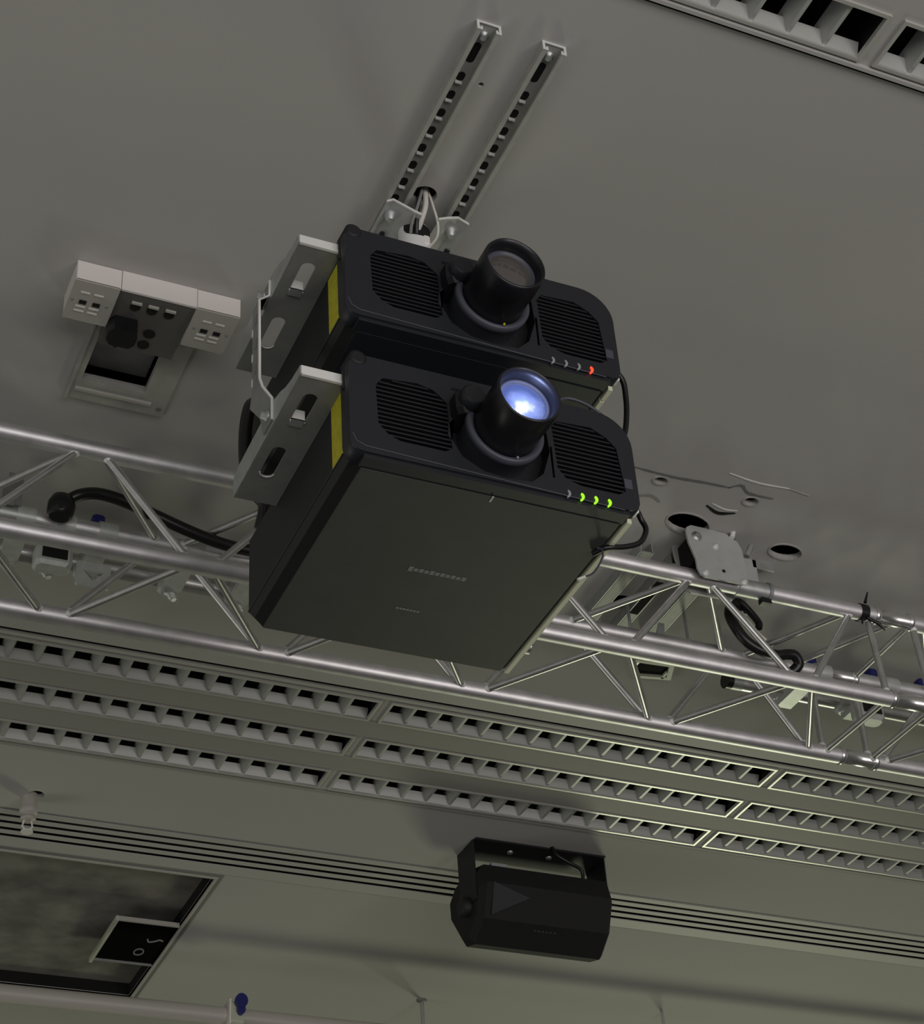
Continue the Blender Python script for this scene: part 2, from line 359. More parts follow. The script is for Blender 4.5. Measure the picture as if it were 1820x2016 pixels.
# ------------------------------------------------------------------ strut channels + mounting plate
def strut(x, y0, y1, lab):
    th = thing('strut_channel', lab, 'channel', (x, (y0+y1)/2, ZC), 'perforated steel channels above the projectors')
    W2, Hh, tk = .0215, .021, .0025; z1 = ZC; z0 = ZC-Hh
    prof = [(x-W2, z1),(x-W2, z0),(x-.0135, z0),(x-.0135, z0+.006),(x-.0155, z0+.006),(x-.0155, z0+tk),(x-W2+tk, z0+tk),(x-W2+tk, z1-tk),
            (x+W2-tk, z1-tk),(x+W2-tk, z0+tk),(x+.0155, z0+tk),(x+.0155, z0+.006),(x+.0135, z0+.006),(x+.0135, z0),(x+W2, z0),(x+W2, z1)]
    chn = MB().prism(prof, XZ, y0, y1).build('channel', M['strut'], th)
    # galvanised end edge
    q = []
    m2 = MB(); pr = [(x-W2-.001, z1),(x-W2-.001, z0-.001),(x-.0125, z0-.001),(x-.0125, z0+.007),(x-.0160, z0+.007),(x-.0160, z0+.0035),(x-W2+.0035, z0+.0035),(x-W2+.0035, z1-.004),
            (x+W2-.0035, z1-.004),(x+W2-.0035, z0+.0035),(x+.0160, z0+.0035),(x+.0160, z0+.007),(x+.0125, z0+.007),(x+.0125, z0-.001),(x+W2+.001, z0-.001),(x+W2+.001, z1)]
    m2.prism(pr, XZ, y0-.002, y0).build('cut_edge', M['weld'], chn)
    k = 0; yy = y0+.035
    m3 = MB(); m3.lathe((x, y0+.022, z1-.003), (0,0,-1), [(0,.010),(.005,.010),(.006,.006),(.010,.006)], 10, True); m3.build('bolt', M['galv'], th)
    MB().prism(rrect(x-.0075, y0+.040, x+.0075, y0+.085, .0074, 4), XY, z1-.0032, z1-.0028).build('slot', M['void'], chn)
    yy = y0+.108
    while yy < y1-.02:
        MB().prism(rrect(x-.0072, yy, x+.0072, yy+.020, .0070, 4), XY, z1-.0032, z1-.0028).build('slot', M['void'], chn)
        MB().prism(rrect(x-.0065, yy+.0195, x+.0065, yy+.0225, .001, 1), XY, z1-.009, z1-.003).build('slot_lip', M['weld'], chn)  # near-white lip paints in the highlight at the slot's end
        yy += .0438
    return th
strut(0.996, 1.777, 2.55, 'left one of two parallel perforated steel channels on the ceiling above the projectors')
strut(1.119, 1.777, 2.55, 'right one of two parallel perforated steel channels on the ceiling above the projectors')
mp = thing('ceiling_mount', 'white ceiling mount pole with bent steel plate bolted under the two channels', 'mount', (1.062, 2.29, 4.0))
# gull-shaped plate with a cable notch
gp = [(.974,4.020),(.987,4.029),(1.030,4.013),(1.043,4.010)]; gr = [(1.077,4.010),(1.097,4.020),(1.117,4.028),(1.139,4.018)]
def plate(prof, y0, y1, name='plate'):
    up = [(a, b) for a, b in prof]; dn = [(a, b-.004) for a, b in prof][::-1]
    return MB().prism(up+dn, XZ, y0, y1).build(name, M['plate'], mp)
plate(gp, 2.190, 2.45); plate(gr, 2.190, 2.45); plate([(1.043,4.010),(1.077,4.010)], 2.262, 2.45)
for pr in (gp, gr):
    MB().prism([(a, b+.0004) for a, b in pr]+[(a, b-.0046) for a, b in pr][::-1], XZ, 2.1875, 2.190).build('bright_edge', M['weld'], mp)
for bx, by in ((.993, 2.222), (1.116, 2.222)):
    MB().lathe((bx, by, 4.024), (0,0,-1), [(0,.012),(.004,.012),(.005,.0115),(.016,.008),(.018,.006)], 12, True).build('bolt', M['galv'], mp)
for bx in (.996, 1.128):
    MB().box((bx-.004, 2.265, 4.0135), (bx+.004, 2.34, 4.0200)).build('slot', M['void'], mp)
k = MB(); n = 40
k.lathe((1.050,2.244,4.014), (0,0,-1), [(0,.030),(.268,.030)], 36); k.lathe((1.050,2.244,4.014), (0,0,-1), [(0,.030),(0,.027),(.05,.027)], 36)
k.build('pole', M['polew'], mp)
k = MB(); vs = []; nn = 12
for i in range(nn+1):
    a = R(-152 + 118*i/nn); e_ = math.sin(math.pi*i/nn)
    for zz in (4.0125, 3.998-.018*e_**.5): vs.append((1.050+.0304*math.cos(a), 2.244+.0304*math.sin(a), zz))
k.add(vs, [(2*i, 2*i+1, 2*i+3, 2*i+2) for i in range(nn)]); k.build('cable_opening', M['void'], mp)
MB().box((.985,2.22,3.730),(1.14,2.37,3.748)).build('base_plate', M['galv_dark'], mp)
# cables through the notch
cb = thing('cable_bundle', 'short bundle of white and black cables dropping from a ceiling hole into the mount pole', 'cable', (1.05, 2.2, 4.0))
MB().tube(spline([(1.048,2.178,4.075),(1.051,2.186,4.035),(1.048,2.200,4.010),(1.046,2.221,3.994),(1.046,2.235,3.985)],6), .0055, 8).build('white_sleeve', M['whitec'], cb)
MB().tube(spline([(1.053,2.180,4.075),(1.066,2.186,4.035),(1.078,2.196,4.005),(1.082,2.212,3.985),(1.074,2.236,3.975)],6), .0026, 8).build('white_cable', M['whitec'], cb)
MB().tube(spline([(1.043,2.184,4.075),(1.038,2.196,4.025),(1.042,2.214,3.990),(1.050,2.232,3.972)],6), .0045, 8).build('black_cable', M['rubber'], cb)
MB().tube(spline([(1.044,2.174,4.075),(1.034,2.188,4.022),(1.030,2.206,3.998),(1.036,2.232,3.978)],6), .0032, 8).build('grey_cable', M['mark'], cb)
MB().bbox((1.054,2.214,3.962),(1.070,2.228,3.986),.003).build('plug', M['white'], cb)

# ------------------------------------------------------------------ projectors
def projector(dz, lit, lab):
    X0, X1 = .815, 1.309; YF = 2.012; Zb = 3.250+dz; Zt = 3.450+dz
    th = thing('projector', lab, 'projector', (1.06, 2.26, Zb), 'stacked ceiling projectors')
    z = lambda v: v + dz
    # front cover: rounded panel with lens opening and vents
    out = rrect(X0, Zb+.007, X1, Zt, [.022, .020, .062, .030], 8)
    lens = [(a, b) for a, b in [( 1.000,3.400),(1.016,3.418),(1.125,3.418),(1.152,3.388),(1.155,3.340),(1.140,3.292),(1.118,3.270),(1.072,3.266),(1.035,3.270),(1.000,3.290),(.985,3.318),(.978,3.325),(.980,3.350),(.990,3.362),(.990,3.388)]]
    lens = [(a, b+dz) for a, b in lens]
    vl = [(.872,3.412),(.930,3.418),(.958,3.412),(.980,3.392),(.984,3.300),(.972,3.292),(.905,3.289),(.878,3.300),(.862,3.318),(.860,3.395)]
    vr = [(1.172,3.408),(1.235,3.412),(1.262,3.398),(1.279,3.380),(1.286,3.292),(1.272,3.284),(1.215,3.281),(1.180,3.292),(1.166,3.310),(1.163,3.395)]
    vl = [(a, b+dz) for a, b in vl]; vr = [(a, b+dz) for a, b in vr]
    slot1 = rrect(.985+.004, 3.4215+dz, 1.030, 3.4265+dz, .0024, 3)
    slot2 = rrect(1.1555, 3.288+dz, 1.1595, 3.352+dz, .0019, 3)
    hr = .0
    MB().sheet([out, lens, vl, vr, slot2], XZ, YF, YF+.006).build('front_panel', M['cover'], th)
    # rounded skirt behind the face
    k = MB(); n = len(out); ins = [(X0+X1)/2, (Zb+Zt)/2]
    def ring(off, y):
        return [(ins[0]+(a-ins[0])*(1+off/.247), y, ins[1]+(b-ins[1])*(1+off/.1)) for a, b in out]
    rings = [ring(0, YF+.003), ring(.0015, YF+.006), ring(.0015, YF+.030), ring(0, YF+.033)]
    vs = [p for rg in rings for p in rg]; fs = []
    for j in range(3):
        for i in range(n): fs.append((j*n+i, j*n+(i+1)%n, (j+1)*n+(i+1)%n, (j+1)*n+i))
    k.add(vs, fs, True); k.build('cover_skirt', M['cover'], th)
    # corner post and handle bulge at top left
    MB().lathe((.832, YF-.002, z(3.443)), (0,1,0), [(0,.010),(.002,.0145),(.038,.0155)], 20, True).build('corner_post', M['body'], th)
    MB().tube([(.8165,YF+.016,z(3.425)),(.8165,YF+.016,z(3.385))], [.0055,.0055], 10).build('screw_boss', M['body'], th)
    # recesses
    for nm, lp in (('vent_recess', vl), ('vent_recess', vr), ('lens_recess', lens)):
        k = MB(); n = len(lp); vs = [(a, YF+.004, b) for a, b in lp] + [(a, YF+.052, b) for a, b in lp]
        k.add(vs, [(i, (i+1)%n, n+(i+1)%n, n+i) for i in range(n)] + [list(range(n, 2*n))]); k.build(nm, M['void' if 'vent' in nm else 'lensb'], th)
    for lp, nsl in ((vl, 15), (vr, 15)):
        zmin = min(b for a, b in lp); zmax = max(b for a, b in lp)
        for i in range(nsl):
            zz = zmin + (zmax-zmin)*(i+.5)/nsl
            xs = []
            for q in range(len(lp)):
                (a, b), (c, d) = lp[q], lp[(q+1)%len(lp)]
                if (b-zz)*(d-zz) < 0: xs.append(a+(c-a)*(zz-b)/(d-b))
            if len(xs) < 2: continue
            a, b = min(xs), max(xs)
            # sloping slat
            MB().add([(a,YF+.002,zz-.0021),(b,YF+.002,zz-.0021),(b,YF+.002,zz+.0006),(a,YF+.002,zz+.0006),(a,YF+.014,zz+.0012),(b,YF+.014,zz+.0012),(b,YF+.014,zz+.0032),(a,YF+.014,zz+.0032)],
                     [(0,1,2,3),(7,6,5,4),(0,4,5,1),(3,2,6,7),(1,5,6,2),(0,3,7,4)]).build('vent_slat', M['slat'], th)
    MB().prism(slot1, XZ, YF-.0008, YF+.001).build('top_slot', M['void'], th)
    MB().box((1.285, YF-.0010, z(3.300)), (1.299, YF+.001, z(3.319))).build('small_label', M['ring'], th)
    # thin lit edge line at the foot of the face
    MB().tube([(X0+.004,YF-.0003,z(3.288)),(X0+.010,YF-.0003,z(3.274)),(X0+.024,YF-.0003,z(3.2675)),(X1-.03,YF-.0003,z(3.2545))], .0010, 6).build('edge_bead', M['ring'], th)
    # body
    bx0, bx1, by0, by1 = .819, 1.300, YF+.028, 2.504
    prof = [(bx0+.026, z(3.252)),(bx1-.014, z(3.252)),(bx1, z(3.262)),(bx1, z(3.425)),(bx1-.02, z(3.444)),(bx0+.02, z(3.444)),(bx0, z(3.425)),(bx0, z(3.276))]
    MB().prism(prof, XZ, by0, by1-.03).build('body', M['body'], th)
    MB().add([(bx0-.0006,by0,z(3.279)),(bx0+.0245,by0,z(3.2500)),(bx0+.0245,by1-.002,z(3.2500)),(bx0-.0006,by1-.002,z(3.279)),(bx0+.003,by0,z(3.281)),(bx0+.026,by0,z(3.2530)),(bx0+.026,by1-.002,z(3.2530)),(bx0+.003,by1-.002,z(3.281))],[(0,1,2,3),(7,6,5,4),(0,4,5,1),(3,2,6,7),(1,5,6,2),(0,3,7,4)]).build('edge_chamfer', M['void'], th)
    pb = [(a + (.010 if a < 1 else -.010), b+(.004 if b < z(3.3) else -.01)) for a, b in prof]
    k = MB(); n = len(prof); vs = [(a, by1-.03, b) for a, b in prof] + [(a, by1, b) for a, b in prof]
    k.add(vs, [(i,(i+1)%n,n+(i+1)%n,n+i) for i in range(n)]+[list(range(n,2*n))]); k.build('rear_cover', M['body'], th)
    MB().tube([(bx0-.0005,YF+.04,z(3.277)),(bx0-.0005,by1,z(3.277))], .0015, 6).build('side_ridge', M['cover'], th)
    # underside panel; the upper unit's shade is put in as a darker material
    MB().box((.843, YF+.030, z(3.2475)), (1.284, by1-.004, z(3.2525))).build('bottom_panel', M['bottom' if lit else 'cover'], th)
    MB().box((.838, YF+.004, z(3.2490)), (1.290, YF+.029, z(3.256))).build('bottom_lip', M['cover'], th)
    # worn print on the underside (not legible in the photograph)
    if dz == 0:
        xx = 1.010; hs = [.012,.008,.0085,.008,.010,.008,.0085,.008,.0085,.008,.009]
        for i, hh in enumerate(hs):
            MB().box((xx, 2.2605-hh*.5+.0008*(i%2), z(3.2468)), (xx+.0078, 2.2605+hh*.5, z(3.2476))).build('worn_print', M['mark'], th); xx += .0094
        xx = 1.033
        for i in range(7):
            MB().box((xx, 2.3705, z(3.2468)), (xx+.0050, 2.3745, z(3.2476))).build('worn_print', M['mark'], th); xx += .0062
        MB().box((1.0605,2.040,z(3.2465)),(1.0635,2.054,z(3.2478))).build('latch_mark', M['palegreen'], th)
    # light on the right lower edge, painted in as a pale strip
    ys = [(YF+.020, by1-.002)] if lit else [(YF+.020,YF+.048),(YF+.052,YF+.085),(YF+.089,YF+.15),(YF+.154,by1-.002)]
    for a_, b_ in ys: MB().box((1.2930, a_, z(3.2466)), (1.3010, b_, z(3.2560))).build('lit_edge', M['strip'], th)
    MB().tube([(1.306,YF+.010,z(3.268)),(1.306,YF+.022,z(3.268))], .006, 10).build('corner_screw', M['weld'], th)
    # yellow warning label on the side
    MB().box((bx0-.0012, 2.044, z(3.277)), (bx0+.001, 2.096, z(3.400))).build('warning_label', M['yellow'], th)['label'] = 'yellow side label'
    # lens
    cx, cz = 1.068, z(3.346)
    b = MB(); b.lathe((cx, YF+.05, cz), (0,-1,0), [(0,.062),(.058,.062),(.062,.066),(.074,.066),(.076,.060),(.070,.054)], 48)
    b.build('lens_ring', M['ring'], th)
    b = MB(); b.lathe((cx, YF-.020, cz), (0,-1,0), [(0,.0535),(.040,.0535),(.046,.0545),(.088,.0545),(.092,.0525),(.092,.0500),(.080,.0465),(.0700,.0450)], 48)
    lb = b.build('lens_barrel', M['lensb'], th)
    b = MB(); b.lathe((cx, YF-.020, cz), (0,-1,0), [(.0700,.0452),(.0715,.0425),(.0705,.0400),(.0680,.0392),(.0690,.0375),(.0670,.0362)], 48)
    b.build('inner_ring', M['ring'], lb)
    g = MB(); prof_g = [(.066+.007*math.sqrt(max(0, 1-(r_/.0385)**2)), r_) for r_ in (.0370,.032,.026,.020,.012,.004,.0004)]
    g.lathe((cx, YF-.020, cz), (0,-1,0), prof_g, 48)
    g.build('lens_glass', M['glassl' if lit else 'glassd'], lb)
    MB().bbox((cx-.083, YF-.030, cz+.012), (cx-.050, YF+.03, cz+.060), .008).build('lens_shift_knob', M['lensb'], th)
    MB().lathe((cx-.060, YF-.028, cz+.036), (0,-1,0), [(0,.021),(.014,.021),(.018,.017)], 20, True).build('lens_lock', M['cover'], th)
    MB().lathe((cx+.012, YF-.029, cz-.060), (0,-1,0), [(0,.0022),(.0022,.0018)], 8, True).build('lens_screw', M['yellow' if not lit else 'ledoff'], th)
    # status lamps: small crescents
    xs = [1.181,1.205,1.229,1.253]
    for i, x in enumerate(xs):
        zz = z(3.2605)
        pts = [(x-.0035+.0058*math.sin(R(a))*1.0, zz+.0075*math.cos(R(a))) for a in range(0,181,20)] + [(x-.0040+.0022*math.sin(R(a)), zz+.0050*math.cos(R(a))) for a in range(180,-1,-20)]
        pts = [(a+(b_-zz)*.15, b_) for a, b_ in pts]
        if lit: mt = 'ledoff' if i == 0 else 'ledg'
        else: mt = 'ledr' if i == 3 else 'ledoff'
        MB().prism(pts, XZ, YF-.0025, YF+.001).build('status_lamp', M[mt], th)
    return th
projector(0.0, True, 'lower charcoal projector of the stack, lens glowing blue-white, three green status lamps')
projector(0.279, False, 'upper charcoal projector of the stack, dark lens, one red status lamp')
# light inside the lit lens barrel
pl_ = bpy.data.lights.new('lens_glow', 'POINT'); pl_.energy = 0.30; pl_.color = (0.42, 0.52, 1.0); pl_.shadow_soft_size = 0.008
po = bpy.data.objects.new('lens_glow', pl_); COL.objects.link(po); po.location = (1.064, 1.902, 3.338)

# ------------------------------------------------------------------ side brackets
def bracket(dz, lab):
    z0 = 3.400+dz; th = thing('side_bracket', lab, 'bracket', (.78, 2.2, z0), 'slotted steel brackets beside the projectors')
    xa, xb = .747, .8185
    def obr(xc, y0, y1, w_=.012):
        return rrect(xc-w_, y0, xc+w_, y1, w_*.98, 6)
    spl = MB().sheet([rect(xa, 2.036, xb, 2.362), obr(.778, 2.072, 2.150), obr(.775, 2.212, 2.292)], XY, z0, z0+.003).build('slotted_plate', M['galv_dark'], th)  # darker than the flanges: shade of the underside put into the material
    MB().box((xa-.001, 2.033, z0-.001), (xb, 2.036, z0+.019)).build('front_flange', M['weld'], th)  # near-white: light on the front face put into the colour
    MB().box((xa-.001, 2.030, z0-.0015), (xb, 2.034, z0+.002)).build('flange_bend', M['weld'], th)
    pf = [(2.034,z0),(2.362,z0),(2.362,z0+.040),(2.33,z0+.046),(2.20,z0+.048),(2.155,z0+.046),(2.125,z0+.038),(2.10,z0+.027),(2.07,z0+.020),(2.034,z0+.017)]
    MB().prism(pf, YZ, xa-.003, xa).build('side_flange', M['galv'], th)
    MB().tube([(xa-.0015,y,zz) for y, zz in pf[2:]], .0019, 6).build('flange_edge', M['galv'], th)
    # turned-down tongue at the end of the front slot
    MB().box((.767, 2.1370, z0-.001), (.789, 2.1400, z0+.020)).build('tongue', M['weld'], spl)
    MB().add([(.767,2.137,z0-.001),(.789,2.137,z0-.001),(.789,2.152,z0-.003),(.767,2.152,z0-.003),(.767,2.137,z0+.001),(.789,2.137,z0+.001),(.789,2.152,z0-.001),(.767,2.152,z0-.001)],
             [(0,1,2,3),(4,5,6,7),(0,1,5,4),(1,2,6,5),(2,3,7,6),(3,0,4,7)]).build('tongue_lip', M['galv'], spl)
    for (y0, y1) in ((2.072,2.150),(2.212,2.292)):
        xc = .778 if y0 < 2.1 else .775
        q = [(xc+.0122*math.cos(R(a)), y1-.012+.0122*math.sin(R(a)), z0-.0005) for a in range(10,171,16)]
        MB().tube(q, .0012, 6).build('slot_edge', M['weld'], spl)
    return th
bracket(0, 'slotted galvanised bracket on the left side of the lower projector')
bracket(.284, 'slotted galvanised bracket on the left side of the upper projector')
lk = thing('link_plate', 'thin vertical galvanised link plate bolted between the two left side brackets', 'bracket', (.742, 2.19, 3.57))
front = [(2.172,3.722),(2.176,3.690),(2.213,3.700),(2.212,3.512),(2.196,3.488),(2.168,3.448),(2.160,3.405)]
xs = [.7435,.7435,.738,.738,.741,.7435,.7435]
k = MB(); vs = []
wid = [.035,.035,.030,.034,.060,.055,.040]
fro = [(.7435,2.172,3.722),(.7435,2.174,3.690),(.731,2.190,3.690),(.731,2.186,3.512),(.734,2.180,3.490),(.7435,2.160,3.452),(.7435,2.160,3.408)]
for (x,y,zz), wv in zip(fro, wid): vs += [(x-.003,y,zz),(x,y,zz),(x,y+wv,zz),(x-.003,y+wv,zz)]
fs = [(0,1,2,3), tuple(range(24,28))]
for i in range(6):
    for j in range(4): fs.append((i*4+j, i*4+(j+1)%4, i*4+4+(j+1)%4, i*4+4+j))
k.add(vs, fs); k.build('plate', M['galv_dark'], lk)
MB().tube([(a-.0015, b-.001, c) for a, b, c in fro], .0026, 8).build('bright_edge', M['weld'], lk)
for (y, zz, x) in ((2.200,3.712,.7405),(2.178,3.428,.7405)):
    MB().lathe((x,y,zz), (-1,0,0), [(0,.010),(.003,.010),(.0035,.007),(.011,.0065),(.012,.004)], 10, True).build('bolt', M['galv'], lk)
for zz in (3.655,3.60,3.545):
    MB().box((.7272,2.196,zz-.010),(.7315,2.206,zz+.010)).build('hole', M['strutin'], lk)
    MB().box((.7270,2.2165,zz-.026),(.7300,2.2215,zz-.010)).build('tab', M['weld'], lk)

# ------------------------------------------------------------------ projector cables
def cable(name, pts, r, m_, lab, cat='cable', n=8, extra=None):
    o = MB().tube(spline(pts, n), r, 10).build(name, m_); tag(o, lab, cat); return o
cable('power_cable', [(1.298,2.10,3.630),(1.320,2.08,3.628),(1.356,2.085,3.614),(1.366,2.095,3.578),(1.364,2.10,3.535),(1.354,2.10,3.495),(1.333,2.10,3.455),(1.300,2.10,3.435)], .0052, M['rubber'], 'black cable looping down from the upper projector to the right side of the lower one')
cable('power_cable', [(1.296,2.09,3.318),(1.345,2.09,3.330),(1.364,2.10,3.318),(1.370,2.10,3.298),(1.355,2.10,3.270),(1.325,2.10,3.254),(1.290,2.10,3.244),(1.275,2.12,3.242)], .0048, M['rubber'], 'black cable looping below the lower right corner of the lower projector')
cable('thin_wire', [(1.276,2.105,3.244),(1.281,2.10,3.238),(1.280,2.10,3.222),(1.262,2.10,3.190),(1.243,2.10,3.176),(1.236,2.10,3.172)], .0016, M['wire'], 'thin dark wire hanging from the loop under the lower projector')
MB().tube([(1.243,2.10,3.176),(1.230,2.10,3.168)], .0028, 8).build('wire_end', M['whitec'], bpy.data.objects['thin_wire'])
cable('power_cable', [(.835,2.47,3.700),(.806,2.455,3.695),(.793,2.45,3.640),(.792,2.45,3.560),(.802,2.45,3.500),(.828,2.45,3.468),(.828,2.47,3.430)], .012, M['rubber'], 'thick black cable curving behind the left brackets between both projectors')
cable('thin_wire', [(1.180,2.02,3.457),(1.205,2.02,3.472),(1.240,2.02,3.468),(1.275,2.02,3.447)], .0028, M['ring'], 'thin grey wire arching over the top right edge of the lower projector')

# ------------------------------------------------------------------ lighting truss
YN, YFR, ZL, ZH = 2.77, 3.02, 3.55, 3.77; RC = .0185; RB = .0078
tt = thing('lighting_truss', 'silver square aluminium box truss with four chords crossing behind the projectors', 'truss', (1.0, 2.9, ZL))
CH = {'A':(YN,ZH), 'B':(YN,ZL), 'C':(YFR,ZL), 'D':(YFR,ZH)}
for kx, (y, zz) in CH.items():
    gap = {'A':2.385,'B':2.378,'C':2.407,'D':2.40}[kx]
    MB().tube([(-1.6,y,zz),(gap,y,zz)], RC, 24).build('chord', M['alu'], tt)
    MB().tube([(gap+.078,y,zz),(4.6,y,zz)], RC, 24).build('chord', M['alu'], tt)
    b = MB(); b.lathe((gap,y,zz), (1,0,0), [(-.012,RC+.0005),(-.010,RC+.0022),(-.003,RC+.0022),(.000,RC-.001),(.078,RC-.001),(.080,RC+.0022),(.088,RC+.0022),(.090,RC+.0005)], 24); b.build('coupler', M['coup'], tt)
def brace(ca, xa, cb, xb, rr=RB):
    a = Vector((xa, *CH[ca])); b = Vector((xb, *CH[cb])); d = (b-a).normalized()
    MB().tube([a+d*.013, b-d*.013], rr, 10).build('brace', M['alu2'], tt)
    for p, q in ((a, d), (b, -d)):
        MB().tube([p+q*.013, p+q*.023], [RB*1.35, RB*1.05], 8).build('weld', M['weld'], tt)
Nn = [.59+.445*k for k in range(-4, 5)]; Mn = [x+.2225 for x in Nn[:-1]]; g = .020
Nn[-1] = 2.335
for (p, q) in (('A','B'),('C','B'),('A','D'),('C','D')):
    for i in range(len(Mn)):
        brace(p, Nn[i]+g, q, Mn[i]-g); brace(q, Mn[i]+g, p, Nn[i+1]-g)
    if (p, q) != ('A', 'D'): brace(p, 2.355, q, 2.362)
    brace(p, 2.478, q, 2.482)
    N2 = [2.50+.445*k for k in range(0, 4)]
    for i in range(3):
        brace(p, N2[i]+g*.5, q, N2[i]+.2225-g); brace(q, N2[i]+.2225+g, p, N2[i+1]-g)
brace('A', 2.44, 'D', 2.30)
# tape on the upper chord
tp = thing('cable_tie', 'black tape tie with loose tails wrapped on the upper truss chord at right', 'tie', (2.345, YN, ZH))
MB().tube([(2.333,YN,ZH),(2.353,YN,ZH)], RC+.0025, 16).build('band', M['rubber'], tp)
for pts in ([(2.343,2.75,3.785),(2.352,2.745,3.812)], [(2.348,2.76,3.752),(2.372,2.755,3.738),(2.386,2.755,3.722)], [(2.338,2.765,3.752),(2.334,2.765,3.735)]):
    MB().tube(pts, [.004,.0015] if len(pts)==2 else [.004,.005,.001], 6).build('tail', M['rubber'], tp)
cl = thing('pipe_clamp', 'steel band clamp around the upper truss chord right of the hanger', 'clamp', (2.06, YN, ZH))
MB().tube([(2.015,YN,ZH),(2.095,YN,ZH)], RC+.0018, 20).build('sleeve', M['galv'], cl)
MB().tube([(2.092,YN,ZH),(2.100,YN,ZH)], RC+.0045, 20).build('band', M['galv_dark'], cl)
MB().box((2.074,2.762,3.737),(2.098,2.778,3.750)).build('screw', M['rubber'], cl)

# truss hanger: two plates clasping the upper chord, bolted up to a ceiling plate
th = thing('truss_hanger', 'grey steel double-plate hanger holding the truss to the ceiling', 'hanger', (1.96, 2.77, 3.82))
pf = [(1.883,3.862),(1.886,3.872),(1.898,3.880),(1.945,3.880),(1.985,3.878),(2.012,3.862),(2.020,3.842),(2.022,3.800),(2.022,3.756),(2.016,3.748),(1.912,3.746),(1.903,3.752),(1.897,3.768),(1.897,3.790),(1.885,3.832)]
MB().prism(pf, XZ, 2.730, 2.735).build('side_plate', M['plate'], th)
MB().prism([(a+.012, b+.012) for a, b in pf], XZ, 2.808, 2.813).build('side_plate', M['plate'], th)
MB().box((1.907,2.735,3.800),(2.012,2.808,3.872)).build('spacer', M['void'], th)
MB().box((1.925,2.735,3.752),(2.012,2.742,3.80)).build('spacer', M['void'], th)
MB().prism([(2.02,3.775),(2.10,3.775),(2.105,3.90),(2.02,3.92)], XZ, 2.800, 2.806).build('rear_plate', M['plate'], th)
for x, zz in ((1.952,3.834),(1.915,3.756),(2.010,3.752)):
    MB().lathe((x,2.730,zz), (0,-1,0), [(0,.0075),(.003,.0075),(.0035,.004),(.006,.0035)], 10, True).build('bolt', M['weld'], th)
MB().lathe((1.908,2.730,3.852), (0,-1,0), [(0,.013),(.002,.012),(.003,.006),(.006,.005)], 12, True).build('bolt', M['galv'], th)
MB().lathe((1.963,2.7302,3.772), (0,-1,0), [(0,.0045),(.0006,.0045)], 10, True).build('hole', M['void'], th)
MB().tube([(1.998,2.727,3.868),(2.006,2.722,3.895)], .006, 8).build('pin', M['weld'], th)
MB().tube([(2.028,2.728,3.825),(2.044,2.726,3.855)], .007, 8).build('nut', M['galv'], th)
MB().box((2.095,2.80,3.86),(2.15,2.803,3.905)).build('clip', M['galv'], th)
# rear rails from the hanger
for i, (x, wv) in enumerate(((1.965,.030),(2.055,.026),(2.150,.034))):
    rl = thing('mounting_rail', ['left of three short steel rails on the ceiling behind the truss hanger','middle of three short steel rails on the ceiling behind the truss hanger','right of three short steel rails on the ceiling behind the truss hanger'][i], 'rail', (x, 3.2, ZC), 'short rails behind the hanger')
    MB().box((x-wv/2,3.02+.02*i,ZC-.030),(x+wv/2,3.42-.03*i,ZC-.027)).build('web', M['galv_dark'], rl)
    for s_ in (-1, 1):
        MB().box((x+s_*wv/2-.0015,3.02+.02*i,ZC-.030),(x+s_*wv/2+.0015,3.42-.03*i,ZC)).build('flange', M['galv'], rl)
    if i == 1: MB().box((x-wv/2+.003,3.12,ZC-.0315),(x+wv/2-.003,3.26,ZC-.0302)).build('slot', M['void'], rl)
ax = thing('cross_arm', 'dark steel arm slung under the ceiling behind the truss hanger', 'bracket', (2.04, 3.30, 3.95))
MB().prism([(1.99,3.93),(2.02,3.915),(2.21,3.925),(2.215,3.94)], XZ, 3.24, 3.246).build('arm', M['galv_dark'], ax)
MB().prism([(2.085,3.925),(2.105,3.985),(2.120,3.985),(2.115,3.925)], XZ, 3.23, 3.235).build('arm_clip', M['galv'], ax)
MB().tube([(2.03,3.243,3.93),(2.03,3.243,ZC-.001)], .004, 8).build('rod', M['galv'], ax)
MB().tube([(2.19,3.243,3.93),(2.19,3.243,ZC-.001)], .004, 8).build('rod', M['galv'], ax)
fx = thing('recessed_fitting', 'small black recessed fitting in a pale rectangular frame below the truss, right of the projectors', 'fitting', (2.235, 3.505, ZC))
MB().sheet([[(2.165,3.470),(2.285,3.462),(2.310,3.530),(2.215,3.548)], [(2.178,3.480),(2.275,3.473),(2.293,3.522),(2.222,3.535)]], XY, ZC-.014, ZC).build('frame', M['palegreen'], fx)
MB().prism([(2.170,3.474),(2.283,3.466),(2.305,3.526),(2.217,3.543)], XY, ZC-.006, ZC-.003).build('panel', M['void'], fx)
MB().box((2.188,3.484,ZC-.010),(2.194,3.500,ZC-.006)).build('contact', M['weld'], fx)
MB().box((2.280,3.500,ZC-.014),(2.287,3.530,ZC-.008)).build('contact', M['palegreen'], fx)

